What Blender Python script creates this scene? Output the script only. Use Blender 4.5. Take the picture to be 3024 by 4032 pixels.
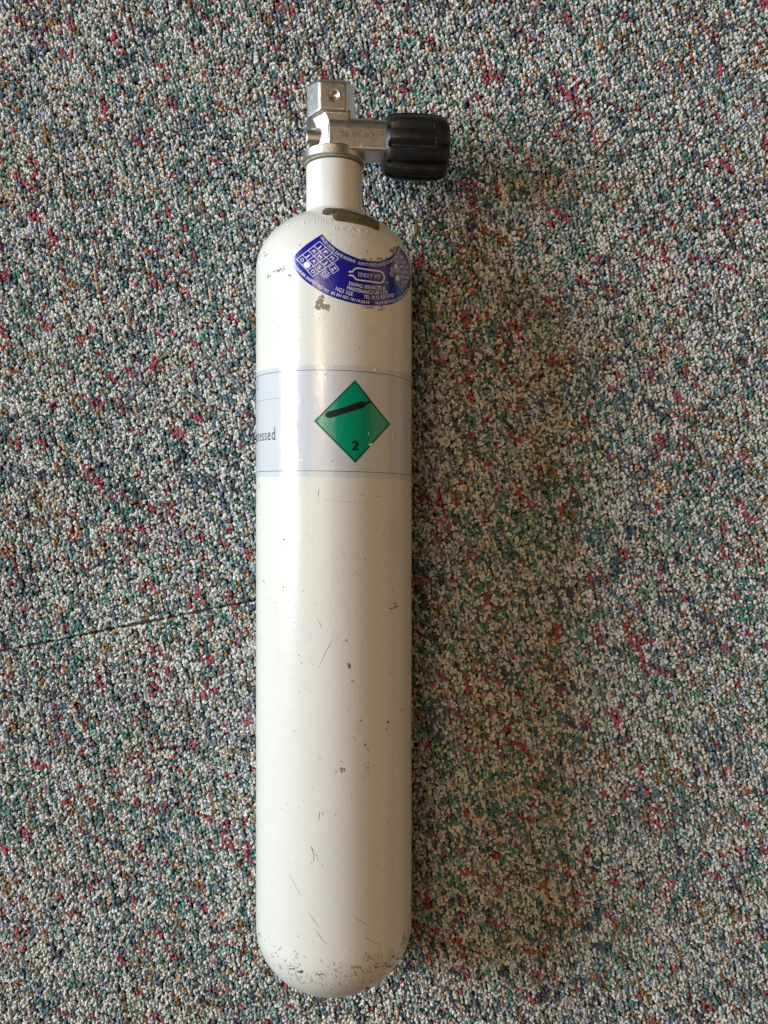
import bpy, bmesh, math, random
import numpy as np
from mathutils import Vector, Matrix

for o in list(bpy.data.objects):
    bpy.data.objects.remove(o)
S = bpy.context.scene
COL = S.collection
MM = 0.001

# ------------------------------------------------------------------ camera
F_PX, PCX, PCY = 3531.0, 1512.0, 2016.0      # focal length and centre in photo pixels
AX, RAD = -32.2, 50.0                        # cylinder axis x and radius (mm); it lies along +Y
AXZ = RAD - 0.6                              # axis height above the pile tops
CAMZ = AXZ + 580.0
cd = bpy.data.cameras.new('camera')
cam = bpy.data.objects.new('camera', cd)
COL.objects.link(cam)
cam.location = (0, 0, CAMZ * MM)
cd.sensor_fit = 'VERTICAL'
cd.sensor_height = 24.0
cd.lens = F_PX / 4032.0 * 24.0
cd.clip_start = 0.01
cd.clip_end = 50.0
S.camera = cam

# ------------------------------------------------------------------ world and lamps
w = bpy.data.worlds.new('World')
S.world = w
w.use_nodes = True
bg = w.node_tree.nodes['Background']
bg.inputs[0].default_value = (1.0, 0.64, 0.34, 1)
bg.inputs[1].default_value = 0.05

def area(name, loc, target, sx, sy, power, color, spread=180):
    l = bpy.data.lights.new(name, 'AREA')
    l.shape = 'RECTANGLE'
    l.size, l.size_y = sx, sy
    l.energy = power
    l.color = color
    l.spread = math.radians(spread)
    o = bpy.data.objects.new(name, l)
    COL.objects.link(o)
    o.location = loc
    d = Vector(target) - Vector(loc)
    o.rotation_euler = d.to_track_quat('-Z', 'Y').to_euler()
    return o

area('window_light', (-2.60, 0.45, 1.34), (0.0, 0.45, 1.34), 1.36, 1.26, 124.0, (0.79, 0.91, 1.0))
area('ceiling_bounce', (-0.60, 0.20, 2.30), (0.0, 0.0, 0.05), 1.2, 1.2, 9.5, (1.0, 0.74, 0.48))
area('warm_side_fill', (2.70, 0.0, 0.92), (0.0, 0.0, 0.05), 4.0, 1.5, 9.0, (1.0, 0.68, 0.40))  # added fill light warming the tank's right flank, no actual lamp there
area('ceiling_lamp', (-0.72, 0.50, 2.20), (-0.03, 0.10, 0.0), 0.10, 0.50, 5.0, (1.0, 0.74, 0.48))

S.view_settings.view_transform = 'Standard'
S.view_settings.look = 'None'
S.view_settings.exposure = 0.12
S.view_settings.gamma = 1.0
S.view_settings.use_curve_mapping = False
S.render.engine = 'CYCLES'
S.cycles.max_bounces = 6

# ------------------------------------------------------------------ helpers: materials
def srgb(r, g, b):
    f = lambda c: (c / 255 / 12.92) if c / 255 <= 0.04045 else ((c / 255 + 0.055) / 1.055) ** 2.4
    return (f(r), f(g), f(b), 1)

class NT:
    def __init__(self, name):
        self.m = bpy.data.materials.new(name)
        self.m.use_nodes = True
        self.t = self.m.node_tree
        self.b = self.t.nodes['Principled BSDF']
        self.co = self.t.nodes.new('ShaderNodeTexCoord')
    def n(self, kind, **kw):
        x = self.t.nodes.new(kind)
        for k, v in kw.items():
            setattr(x, k, v)
        return x
    def l(self, a, b):
        self.t.links.new(a, b)
    def noise(self, scale, detail=3, rough=0.55, stretch=None):
        x = self.n('ShaderNodeTexNoise')
        x.inputs['Scale'].default_value = scale
        x.inputs['Detail'].default_value = detail
        x.inputs['Roughness'].default_value = rough
        src = self.co.outputs['Object']
        if stretch:
            mp = self.n('ShaderNodeMapping')
            mp.inputs['Scale'].default_value = stretch
            self.l(src, mp.inputs['Vector'])
            src = mp.outputs['Vector']
        self.l(src, x.inputs['Vector'])
        return x.outputs['Fac']
    def ramp(self, fac, stops):
        x = self.n('ShaderNodeValToRGB')
        e = x.color_ramp.elements
        while len(e) < len(stops):
            e.new(0.5)
        for i, (p, c) in enumerate(stops):
            e[i].position = p
            e[i].color = c
        self.l(fac, x.inputs['Fac'])
        return x.outputs['Color']
    def mix(self, fac, a, b, mode='MIX'):
        x = self.n('ShaderNodeMix', data_type='RGBA', blend_type=mode)
        for sock, v in ((x.inputs[0], fac), (x.inputs[6], a), (x.inputs[7], b)):
            if hasattr(v, 'is_linked'):
                self.l(v, sock)
            else:
                sock.default_value = v
        return x.outputs[2]
    def bump(self, h, strength, dist, normal=None):
        x = self.n('ShaderNodeBump')
        x.inputs['Strength'].default_value = strength
        x.inputs['Distance'].default_value = dist
        self.l(h, x.inputs['Height'])
        if normal is not None:
            self.l(normal, x.inputs['Normal'])
        return x.outputs['Normal']
    def set(self, **kw):
        for k, v in kw.items():
            s = self.b.inputs[k.replace('_', ' ')]
            if hasattr(v, 'is_linked'):
                self.l(v, s)
            else:
                s.default_value = v
        return self.m

def g(v):
    return (v, v, v, 1)

def mat_paint():
    t = NT('cream_paint')
    big = t.noise(14, 4, 0.6)
    fine = t.noise(160, 4, 0.65)
    c = t.mix(big, (0.74, 0.72, 0.66, 1), (0.79, 0.77, 0.71, 1))
    grime = t.ramp(fine, [(0.0, g(0.93)), (0.55, g(1.0))])
    c = t.mix(1.0, c, grime, 'MULTIPLY')
    peel = t.noise(620, 2, 0.5)
    peel2 = t.noise(1300, 2, 0.5)
    n1 = t.bump(peel, 0.6, 0.00013)
    n2 = t.bump(peel2, 0.35, 0.00005, n1)
    r = t.ramp(t.noise(40, 3), [(0.3, g(0.18)), (0.7, g(0.27))])
    return t.set(Base_Color=c, Roughness=r, Normal=n2, Specular_IOR_Level=0.5)

def mat_metal():
    t = NT('satin_cast_metal')
    a = t.noise(1700, 3, 0.7)
    b = t.noise(900, 3, 0.6)
    n1 = t.bump(b, 0.25, 0.00008)
    n2 = t.bump(a, 0.9, 0.00013, n1)
    c = t.mix(t.noise(160, 3), (0.58, 0.57, 0.56, 1), (0.72, 0.71, 0.70, 1))
    r = t.ramp(t.noise(300, 3), [(0.3, g(0.28)), (0.7, g(0.40))])
    return t.set(Base_Color=c, Metallic=1.0, Roughness=r, Normal=n2)

def mat_rubber():
    t = NT('black_rubber')
    d = t.noise(110, 5, 0.7, (0.35, 1, 1))
    c = t.ramp(d, [(0.36, (0.008, 0.008, 0.009, 1)), (0.58, (0.02, 0.02, 0.021, 1)), (0.80, (0.07, 0.07, 0.07, 1))])
    r = t.ramp(t.noise(300, 4), [(0.3, g(0.26)), (0.7, g(0.44))])
    n = t.bump(t.noise(1500, 3), 0.25, 0.0001)
    return t.set(Base_Color=c, Roughness=r, Normal=n, Specular_IOR_Level=0.4)

def mat_plain(name, col, rough=0.5, bump=None, spec=0.5, metal=0.0, var=0.0, vscale=200):
    t = NT(name)
    kw = dict(Base_Color=col, Roughness=rough, Specular_IOR_Level=spec, Metallic=metal)
    if var:
        lo = tuple(max(0, x * (1 - var)) for x in col[:3]) + (1,)
        hi = tuple(min(1, x * (1 + var)) for x in col[:3]) + (1,)
        kw['Base_Color'] = t.mix(t.ramp(t.noise(vscale, 4, 0.65), [(0.3, g(0)), (0.7, g(1))]), lo, hi)
    if bump:
        kw['Normal'] = t.bump(t.noise(bump[0], 3), bump[1], bump[2])
    return t.set(**kw)

def mat_label(name, col, var=0.04):
    # paper print under clear tape: glossy, lightly wrinkled
    t = NT(name)
    lo = tuple(x * (1 - var) for x in col[:3]) + (1,)
    c = t.mix(t.noise(60, 4), lo, col)
    wr = t.ramp(t.noise(90, 4, 0.6, (1, 0.35, 1)), [(0.45, g(0)), (0.75, g(1))])
    n1 = t.bump(wr, 0.35, 0.0003)
    n2 = t.bump(t.noise(900, 2), 0.15, 0.00005, n1)
    return t.set(Base_Color=c, Roughness=0.2, Normal=n2, Coat_Weight=0.3, Coat_Roughness=0.12, Coat_Normal=n2)

M = dict(
    paint=mat_paint(), metal=mat_metal(), rubber=mat_rubber(),
    paper=mat_label('label_paper', (0.64, 0.645, 0.68, 1)),
    green=mat_label('label_green', (0.0, 0.31, 0.18, 1)),
    ink=mat_plain('label_black_ink', (0.010, 0.010, 0.011, 1), 0.45, spec=0.3),
    blue=mat_label('sticker_blue', (0.016, 0.015, 0.30, 1), 0.12),
    white=mat_plain('sticker_white_print', (0.80, 0.80, 0.84, 1), 0.3),
    hole=mat_plain('punched_hole_paint', (0.70, 0.68, 0.60, 1), 0.4, (800, .2, .0001), var=0.1),
    rough=mat_plain('bare_rough_metal', (0.115, 0.085, 0.045, 1), 0.6, (700, 0.8, 0.0005), var=0.5, vscale=450),
    olive=mat_plain('bare_bronze_patch', (0.150, 0.118, 0.048, 1), 0.5, (900, 0.6, 0.0003), var=0.35, vscale=500),
    olive_dark=mat_plain('stamp_dark_bronze', (0.045, 0.034, 0.012, 1), 0.6, var=0.3),
    chip=mat_plain('chipped_paint_grey', (0.26, 0.235, 0.165, 1), 0.55, (900, 0.4, 0.0002), var=0.35, vscale=700),
    scuff=mat_plain('scuff_dark', (0.13, 0.12, 0.10, 1), 0.6, var=0.4, vscale=600),
    mid=mat_plain('scuff_grey_brown', (0.30, 0.27, 0.225, 1), 0.6, var=0.35, vscale=600),
    faint=mat_plain('scuff_faint', (0.40, 0.385, 0.32, 1), 0.5, var=0.2, vscale=500),
    teal=mat_plain('scuff_teal', (0.03, 0.13, 0.14, 1), 0.6),
    residue=mat_plain('tape_residue', (0.70, 0.68, 0.61, 1), 0.28, var=0.06, vscale=120),
    seal=mat_plain('neck_seal', (0.30, 0.285, 0.19, 1), 0.5, (900, 0.3, 0.0002), var=0.3, vscale=400),
    gap=mat_plain('dark_joint', (0.02, 0.018, 0.014, 1), 0.7),
    scratch=mat_plain('rubber_scratch_dust', (0.22, 0.22, 0.21, 1), 0.7),
    stamp=mat_plain('stamp_dark_metal', (0.20, 0.18, 0.16, 1), 0.5, metal=0.6, var=0.4, vscale=900),
)

# ------------------------------------------------------------------ helpers: meshes
def mesh_obj(name, verts, faces, mat, parent=None, smooth=True, autosmooth=None):
    """verts in mm (world), one mesh object"""
    me = bpy.data.meshes.new(name)
    me.from_pydata([tuple(v) for v in (np.asarray(verts, float) * MM)], [], faces)
    me.update()
    if smooth:
        me.polygons.foreach_set('use_smooth', [True] * len(me.polygons))
        if autosmooth:
            me.set_sharp_from_angle(angle=math.radians(autosmooth))
    me.materials.append(mat)
    o = bpy.data.objects.new(name, me)
    COL.objects.link(o)
    if parent is not None:
        o.parent = parent
        o.matrix_parent_inverse = parent.matrix_world.inverted()
    return o

def lathe(profile, seg):
    """profile [(y, r)] round the cylinder axis -> verts, faces (world mm)"""
    V, Fc = [], []
    for (y, r) in profile:
        for k in range(seg):
            a = 2 * math.pi * k / seg
            V.append((AX + r * math.sin(a), y, AXZ + r * math.cos(a)))
    n = len(profile)
    for i in range(n - 1):
        for k in range(seg):
            k2 = (k + 1) % seg
            Fc.append((i * seg + k, i * seg + k2, (i + 1) * seg + k2, (i + 1) * seg + k))
    return V, Fc

# tank profile: round bottom, straight wall, elliptical shoulder, fillet, neck
Y0B, BB, Y0T, BT, RN = -263.8, 42.8, 154.3, 38.6, 18.1
NECK_TOP = 223.5
def tank_r(y):
    y = np.asarray(y, float)
    r = np.full(y.shape, RAD)
    e = np.clip((Y0B - y) / BB, 0, 1)
    r = np.where(y < Y0B, RAD * np.sqrt(1 - e * e), r)
    e = np.clip((y - Y0T) / BT, 0, 1)
    sh = RAD * np.sqrt(1 - e * e)
    k = 3.0                                  # smooth maximum gives the fillet into the neck
    neck = k * np.log(np.exp((sh - 30) / k) + np.exp((RN - 30) / k)) + 30
    return np.where(y > Y0T, np.maximum(neck - np.clip((30 - sh) * 0, 0, 1), RN), r)

def unproject(P):
    """photo pixels -> points and normals on the tank surface (mm, world)"""
    P = np.atleast_2d(np.asarray(P, float))
    d = np.stack([(P[:, 0] - PCX) / F_PX, (PCY - P[:, 1]) / F_PX, -np.ones(len(P))], 1)
    t = np.linspace(525, 590, 261)
    def G(tt):
        X = d[:, 0][:, None] * tt; Y = d[:, 1][:, None] * tt; Z = CAMZ - tt
        return np.hypot(X - AX, Z - AXZ) - tank_r(Y)
    T = np.broadcast_to(t, (len(P), len(t)))
    V = G(T)
    hit = V < 0
    idx = np.where(hit.any(1), hit.argmax(1), V.argmin(1))
    idx = np.clip(idx, 1, len(t) - 1)
    lo, hi = t[idx - 1].copy(), t[idx].copy()
    for _ in range(22):
        mid = (lo + hi) / 2
        v = G(mid[:, None])[:, 0]
        hi = np.where(v < 0, mid, hi); lo = np.where(v < 0, lo, mid)
    tt = hi
    Q = np.stack([d[:, 0] * tt, d[:, 1] * tt, CAMZ - tt], 1)
    rr = np.hypot(Q[:, 0] - AX, Q[:, 2] - AXZ)
    dr = (tank_r(Q[:, 1] + 0.05) - tank_r(Q[:, 1] - 0.05)) / 0.1
    N = np.stack([(Q[:, 0] - AX) / rr, -dr, (Q[:, 2] - AXZ) / rr], 1)
    N /= np.linalg.norm(N, axis=1)[:, None]
    # keep the point exactly on the surface of revolution
    s = tank_r(Q[:, 1]) / rr
    Q[:, 0] = AX + (Q[:, 0] - AX) * s
    Q[:, 2] = AXZ + (Q[:, 2] - AXZ) * s
    return Q, N

def on_tank(P, off):
    Q, N = unproject(P)
    off = np.asarray(off, float)
    return Q + N * (off[:, None] if off.ndim else off)

def resample(path, n):
    p = np.asarray(path, float)
    # Catmull-Rom through the points, then even arc length
    if len(p) > 2:
        q = np.vstack([2 * p[0] - p[1], p, 2 * p[-1] - p[-2]])
        out = []
        for i in range(1, len(q) - 2):
            for s in np.linspace(0, 1, 12, endpoint=False):
                a, b, c, d_ = q[i - 1], q[i], q[i + 1], q[i + 2]
                out.append(0.5 * (2 * b + (c - a) * s + (2 * a - 5 * b + 4 * c - d_) * s * s + (3 * b - a - 3 * c + d_) * s ** 3))
        out.append(p[-1])
        p = np.array(out)
    L = np.concatenate([[0], np.cumsum(np.hypot(*np.diff(p, axis=0).T))])
    s = np.linspace(0, L[-1], n)
    return np.stack([np.interp(s, L, p[:, 0]), np.interp(s, L, p[:, 1])], 1)

_tx = {}
def text_mesh(s, bold=0.0, extrude=0.0, bevel=0.0):
    """built-in font -> verts (x, y in cap heights, z), faces; x starts at 0; returns width too"""
    key = (s, bold, extrude, bevel)
    if key in _tx:
        return _tx[key]
    c = bpy.data.curves.new('t', 'FONT')
    c.body = s
    c.size = 1.0
    c.offset = min(bold, 0.0)
    c.extrude = extrude
    c.bevel_depth = bevel
    c.resolution_u = 4
    o = bpy.data.objects.new('t', c)
    COL.objects.link(o)
    dg = bpy.context.evaluated_depsgraph_get()
    me = o.evaluated_get(dg).to_mesh()
    V = np.array([v.co[:] for v in me.vertices])
    Fc = [tuple(p.vertices) for p in me.polygons]
    o.evaluated_get(dg).to_mesh_clear()
    bpy.data.objects.remove(o)
    bpy.data.curves.remove(c)
    if bold > 0.006:                      # heavier stroke: copies set a hair apart
        b = bold * 1.3; n0 = len(V); F0 = list(Fc)
        C = [V + (dx * b, dy * b * 0.5, 0.006 * i) for i, (dx, dy) in enumerate(((-1, 0), (1, 0), (0, 1), (0, -1)))]
        V = np.vstack(C); Fc = [tuple(i + n0 * k for i in q) for k in range(4) for q in F0]
    V[:, 0] -= V[:, 0].min()
    wd = V[:, 0].max()
    V[:, 1] /= 0.73                       # cap height of the built-in font -> 1
    V[:, 0] /= 0.73
    _tx[key] = (V, Fc, wd / 0.73)
    return _tx[key]

SERIF = {  # slab serifs as (x0, x1, y0, y1) in units of glyph width / cap height
    'I': [(-.9, 1.9, 0, .07), (-.9, 1.9, .93, 1)],
    'D': [(-.12, .3, 0, .06), (-.12, .3, .94, 1)],
    'E': [(-.14, .3, 0, .06), (-.14, .3, .94, 1), (.9, 1.02, .72, 1), (.92, 1.06, 0, .26)],
    'S': [(.82, .95, .68, .97), (.03, .16, .03, .32)],
    'T': [(.22, .78, 0, .07), (-.02, .1, .72, 1), (.9, 1.02, .72, 1)],
    'd': [(.55, .9, .98, 1.04), (.85, 1.15, 0, .05)], 'p': [(-.15, .3, -.32, -.26), (-.15, .2, .68, .73)],
    'r': [(-.25, .7, 0, .05), (-.3, .2, .68, .73)], 'm': [(-.08, .2, 0, .05), (.4, .65, 0, .05), (.85, 1.08, 0, .05), (-.08, .1, .68, .73)],
}
def text_on_path(s, path, cap, off, bold=0.0, serif=False, xs=None, emboss=None):
    """text fitted between the ends of a pixel path (centre line) -> verts, faces on the tank"""
    if serif:
        V, Fc, x = [], [], 0.0
        for ch in s:
            if ch == ' ':
                x += 0.4; continue
            v, f, wd = text_mesh(ch, bold)
            sx = 0.82
            base = len(V)
            V += [(x + p[0] * sx, p[1], 0) for p in v]
            Fc += [tuple(i + base for i in q) for q in f]
            for (a, b, c0, c1) in SERIF.get(ch, []):
                k = len(V)
                V += [(x + a * wd * sx, c0, .003), (x + b * wd * sx, c0, .003), (x + b * wd * sx, c1, .003), (x + a * wd * sx, c1, .003)]
                Fc.append((k, k + 1, k + 2, k + 3))
            x += wd * sx + (0.34 if ch == 'I' else 0.2)
        V = np.array(V)
        V[:, 0] -= V[:, 0].min()
        wd = V[:, 0].max()
    else:
        V, Fc, wd = text_mesh(s, bold, *(emboss or (0.0, 0.0)))
    n = 200
    p = resample(path, n)
    tan = np.gradient(p, axis=0)
    tan /= np.linalg.norm(tan, axis=1)[:, None]
    u = np.clip(V[:, 0] / wd, 0, 1) * (n - 1)
    ix = np.arange(n)
    px = np.interp(u, ix, p[:, 0]); py = np.interp(u, ix, p[:, 1])
    tx = np.interp(u, ix, tan[:, 0]); ty = np.interp(u, ix, tan[:, 1])
    h = (V[:, 1] - 0.5) * cap
    P = np.stack([px + ty * h, py - tx * h], 1)
    o = off + (V[:, 2] * cap * 0.16 if emboss else V[:, 2])
    return on_tank(P, o), Fc

def join(parts):
    V, Fc, b = [], [], 0
    for v, f in parts:
        V.append(np.asarray(v)); Fc += [tuple(i + b for i in q) for q in f]; b += len(v)
    return np.vstack(V), Fc

def stroke(path, width, off, n=None, closed=False, taper=False, smooth=True):
    p = np.asarray(path, float)
    if closed:
        p = np.vstack([p, p[:1]])
    L = np.hypot(*np.diff(p, axis=0).T).sum()
    n = n or max(3, int(L / 5))
    if smooth and not closed and len(p) > 2:
        q = resample(p, n)
    else:
        Ls = np.concatenate([[0], np.cumsum(np.hypot(*np.diff(p, axis=0).T))])
        s = np.union1d(np.linspace(0, Ls[-1], n), Ls)
        q = np.stack([np.interp(s, Ls, p[:, 0]), np.interp(s, Ls, p[:, 1])], 1)
    t = np.gradient(q, axis=0); t /= np.maximum(np.linalg.norm(t, axis=1), 1e-6)[:, None]
    if closed:
        t0 = q[1] - q[-2]; t0 /= np.linalg.norm(t0); t[0] = t[-1] = t0
    nn = np.stack([t[:, 1], -t[:, 0]], 1)
    wv = np.full(len(q), width / 2.0)
    if taper:
        s = np.linspace(0, 1, len(q)); wv = wv * np.clip(np.minimum(s, 1 - s) * 4, 0.25, 1)
    if not smooth or closed:      # mitre so that corners keep their width
        for i in range(1, len(q) - 1):
            a = q[i] - q[i - 1]; b = q[i + 1] - q[i]
            c = np.dot(a, b) / max(1e-9, np.linalg.norm(a) * np.linalg.norm(b))
            wv[i] /= max(0.5, math.sqrt(max(0.0, (1 + c) / 2)))
    P = np.vstack([q + nn * wv[:, None], q - nn * wv[:, None]])
    m = len(q)
    Fc = [(i, i + 1, m + i + 1, m + i) for i in range(m - 1)]
    return on_tank(P, off), Fc

def blob(cx, cy, rx, ry, off, rng, n=9, jag=0.45, rot=0.0):
    P = [(0, 0)]
    for k in range(n):
        a = 2 * math.pi * k / n
        r = 1 + jag * (rng.random() * 2 - 1)
        P.append((rx * r * math.cos(a), ry * r * math.sin(a)))
    P = np.array(P)
    c, s = math.cos(rot), math.sin(rot)
    P = P @ np.array([[c, s], [-s, c]]) + (cx, cy)
    return on_tank(P, off), [(0, 1 + k, 1 + (k + 1) % n) for k in range(n)]

def fill_poly(q, edge=7.0):
    """filled pixel polygon cut finely enough to hug the curved surface"""
    bm = bmesh.new()
    bm.faces.new([bm.verts.new((p[0], p[1], 0)) for p in q])
    bmesh.ops.triangulate(bm, faces=bm.faces)
    for _ in range(6):
        es = [e for e in bm.edges if e.calc_length() > edge]
        if not es: break
        bmesh.ops.subdivide_edges(bm, edges=es, cuts=1)
        bmesh.ops.triangulate(bm, faces=bm.faces)
    bm.verts.index_update()
    P = np.array([v.co[:2] for v in bm.verts]); Fc = [tuple(v.index for v in f.verts) for f in bm.faces]
    bm.free()
    return P, Fc

def polygrid(quad, nu, nv, off):
    """bilinear patch between four px corners"""
    a, b, c, d = [np.array(q, float) for q in quad]
    P = []
    for j in range(nv + 1):
        for i in range(nu + 1):
            u, v = i / nu, j / nv
            P.append((a * (1 - u) + b * u) * (1 - v) + (d * (1 - u) + c * u) * v)
    Fc = [(j * (nu + 1) + i, j * (nu + 1) + i + 1, (j + 1) * (nu + 1) + i + 1, (j + 1) * (nu + 1) + i) for j in range(nv) for i in range(nu)]
    return on_tank(P, off), Fc

# ------------------------------------------------------------------ carpet (setting)
def build_carpet():
    rng = np.random.default_rng(7)
    bm_v = [(-1.5, -1.5, -0.0042), (1.5, -1.5, -0.0042), (1.5, 1.5, -0.0042), (-1.5, 1.5, -0.0042)]
    me = bpy.data.meshes.new('carpet')
    me.from_pydata(bm_v, [], [(0, 1, 2, 3)])
    t = NT('carpet_backing')
    vz = t.n('ShaderNodeTexVoronoi'); vz.inputs['Scale'].default_value = 320
    t.l(t.co.outputs['Object'], vz.inputs['Vector'])
    hs = t.ramp(vz.outputs['Color'], [(0.2, (0.03, 0.034, 0.034, 1)), (0.55, (0.10, 0.10, 0.09, 1)), (0.9, (0.2, 0.19, 0.17, 1))])
    me.materials.append(t.set(Base_Color=hs, Roughness=0.95, Specular_IOR_Level=0.1))
    base = bpy.data.objects.new('carpet', me)
    COL.objects.link(base)
    base['kind'] = 'structure'
    base['label'] = 'flecked loop pile carpet in cream, grey, teal and red'

    # --- loop prototypes: two plies twisted together into an arch, plus a few loose fibres
    protos = bpy.data.collections.new('loop_prototypes')      # not linked to the scene
    yarn = NT('carpet_yarn')
    at = []
    for nm in ('col_a', 'col_b'):
        a = yarn.n('ShaderNodeAttribute', attribute_type='INSTANCER', attribute_name=nm); at.append(a.outputs['Color'])
    ply = yarn.n('ShaderNodeAttribute', attribute_type='GEOMETRY', attribute_name='ply')
    c = yarn.mix(ply.outputs['Fac'], at[0], at[1])
    tu = yarn.n('ShaderNodeAttribute', attribute_type='GEOMETRY', attribute_name='tuv')
    fn = yarn.n('ShaderNodeTexNoise'); fn.inputs['Scale'].default_value = 2.6; fn.inputs['Detail'].default_value = 3
    yarn.l(tu.outputs['Vector'], fn.inputs['Vector'])
    c = yarn.mix(1.0, c, yarn.ramp(fn.outputs['Fac'], [(0.3, g(0.60)), (0.66, g(1.15))]), 'MULTIPLY')
    nrm = yarn.bump(fn.outputs['Fac'], 0.9, 0.0005)
    ym = yarn.set(Base_Color=c, Roughness=0.75, Specular_IOR_Level=0.25, Sheen_Weight=0.15, Sheen_Roughness=0.5, Normal=nrm)
    NV = 10
    for v in range(NV):
        V, Fc, pl, tuv = [], [], [], []
        half = 0.85 + 0.3 * rng.random()
        hgt = 4.0 + 0.5 * rng.random()
        lean = rng.normal(0, 0.35)
        ph0 = rng.random() * 6.28
        twist = 1.8 + rng.random() * 1.8
        NS, NSEG = 15, 7
        s = np.linspace(-1, 1, NS)
        cx = half * np.sign(s) * np.abs(s) ** 0.55 * (1 - 0.45 * np.abs(s) ** 6)
        cz = -hgt * np.abs(s) ** 2.6 - 0.75
        cy = lean * (1 - s * s) + 0.15 * np.sin(3 * s + ph0)
        C = np.stack([cx, cy, cz], 1)
        T = np.gradient(C, axis=0); T /= np.linalg.norm(T, axis=1)[:, None]
        B = np.array([0, 1, 0.0]); N = np.cross(T, B); N /= np.linalg.norm(N, axis=1)[:, None]
        Bv = np.cross(N, T)
        for p in range(2):
            ang = ph0 + p * math.pi + twist * s
            ctr = C + 0.50 * (np.cos(ang)[:, None] * N + np.sin(ang)[:, None] * Bv)
            rr = 0.80 * (1 - 0.18 * np.abs(s)) * (1 + 0.14 * rng.standard_normal(NS))
            b0 = len(V)
            for i in range(NS):
                for k in range(NSEG):
                    a = 2 * math.pi * k / NSEG
                    V.append(ctr[i] + rr[i] * (math.cos(a) * N[i] + math.sin(a) * Bv[i])); pl.append(float(p)); tuv.append((math.cos(a) * 1.3 + p * 9, math.sin(a) * 1.3 + v * 5, s[i] * 0.9))
            for i in range(NS - 1):
                for k in range(NSEG):
                    k2 = (k + 1) % NSEG
                    Fc.append((b0 + i * NSEG + k, b0 + i * NSEG + k2, b0 + (i + 1) * NSEG + k2, b0 + (i + 1) * NSEG + k))
        for fno in range(8):                       # loose fibres
            st0 = C[NS // 2] + np.array([rng.uniform(-1.2, 1.2), rng.uniform(-.6, .6), 0.55])
            dr = np.array([rng.normal(0, 1), rng.normal(0, 1), rng.uniform(0, .35)]); dr /= np.linalg.norm(dr)
            side = np.cross(dr, [0, 0, 1]); side /= np.linalg.norm(side); side *= 0.04
            ln = rng.uniform(0.8, 2.4); b0 = len(V); bow = rng.uniform(-.1, .5)
            for q in range(4):
                w0 = q / 3
                pt = st0 + dr * ln * w0 + np.array([0, 0, -0.9 * w0 * w0 + bow * w0])
                V += [pt - side * (1 - .6 * w0), pt + side * (1 - .6 * w0)]; pl += [0.5, 0.5]; tuv += [(0, 0, 0)] * 2
            for q in range(3):
                Fc.append((b0 + 2 * q, b0 + 2 * q + 1, b0 + 2 * q + 3, b0 + 2 * q + 2))
        m = bpy.data.meshes.new('yarn_loop')
        m.from_pydata([tuple(x) for x in np.array(V) * MM], [], Fc)
        m.polygons.foreach_set('use_smooth', [True] * len(m.polygons))
        at_ = m.attributes.new('ply', 'FLOAT', 'POINT'); at_.data.foreach_set('value', np.array(pl, np.float32))
        at_ = m.attributes.new('tuv', 'FLOAT_VECTOR', 'POINT'); at_.data.foreach_set('vector', np.array(tuv, np.float32).ravel())
        m.materials.append(ym)
        protos.objects.link(bpy.data.objects.new('yarn_loop', m))

    # --- where the loops stand: tufted rows at right angles to the tile joint
    scale_floor = CAMZ / F_PX
    seam0 = np.array([(0 - PCX) * scale_floor, (PCY - 2566) * scale_floor])
    seam1 = np.array([(1012 - PCX) * scale_floor, (PCY - 2362) * scale_floor])
    sd = (seam1 - seam0) / np.linalg.norm(seam1 - seam0)          # along the joint
    sn = np.array([-sd[1], sd[0]])                                # along the rows (upwards)
    ROW, ST = 2.45, 2.32
    nr, ns = 350, 430
    I, J = np.meshgrid(np.arange(-nr // 2, nr // 2), np.arange(-ns // 2, ns // 2), indexing='ij')
    zig = np.where(J % 2 == 0, 0.30, -0.30)
    wob = 0.35 * np.sin(J * 0.21 + I * 1.7)
    a = (I + 0.5 + 0.30 * zig) * ROW + wob + rng.normal(0, 0.32, I.shape)
    b = (J + 0.5 + 0.5 * (I % 2)) * ST + rng.normal(0, 0.34, I.shape)
    # colour of the yarn along each row: runs of the same shade, in drifting zones
    def field(seed, lx, ly):
        r = np.random.default_rng(seed)
        gx, gy = int(nr / lx) + 3, int(ns / ly) + 3
        z = r.random((gx, gy))
        u = np.arange(nr) / lx; v = np.arange(ns) / ly
        iu = u.astype(int); iv = v.astype(int); fu = (u - iu)[:, None]; fv = (v - iv)[None, :]
        fu = fu * fu * (3 - 2 * fu); fv = fv * fv * (3 - 2 * fv)
        A = z[iu][:, iv]; Bq = z[iu + 1][:, iv]; Cq = z[iu][:, iv + 1]; Dq = z[iu + 1][:, iv + 1]
        return A * (1 - fu) * (1 - fv) + Bq * fu * (1 - fv) + Cq * (1 - fu) * fv + Dq * fu * fv
    pal = np.array([
        (0.76, 0.75, 0.68), (0.54, 0.545, 0.505), (0.33, 0.345, 0.325), (0.16, 0.18, 0.18), (0.055, 0.07, 0.10),
        (0.065, 0.20, 0.18), (0.22, 0.40, 0.35), (0.095, 0.155, 0.21), (0.36, 0.37, 0.50), (0.27, 0.15, 0.065),
        (0.62, 0.40, 0.27), (0.38, 0.060, 0.090)])
    base_p = np.array([0.25, 0.175, 0.135, 0.085, 0.05, 0.085, 0.06, 0.065, 0.045, 0.042, 0.03, 0.044])
    fx = {4: field(1, 9, 16), 5: field(2, 11, 18), 6: field(3, 9, 14), 7: field(4, 9, 15), 8: field(5, 8, 12), 9: field(6, 7, 12), 10: field(8, 6, 9), 11: field(9, 4, 12), 0: field(10, 12, 12)}
    P = np.broadcast_to(base_p, (nr, ns, 12)).copy()
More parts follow.
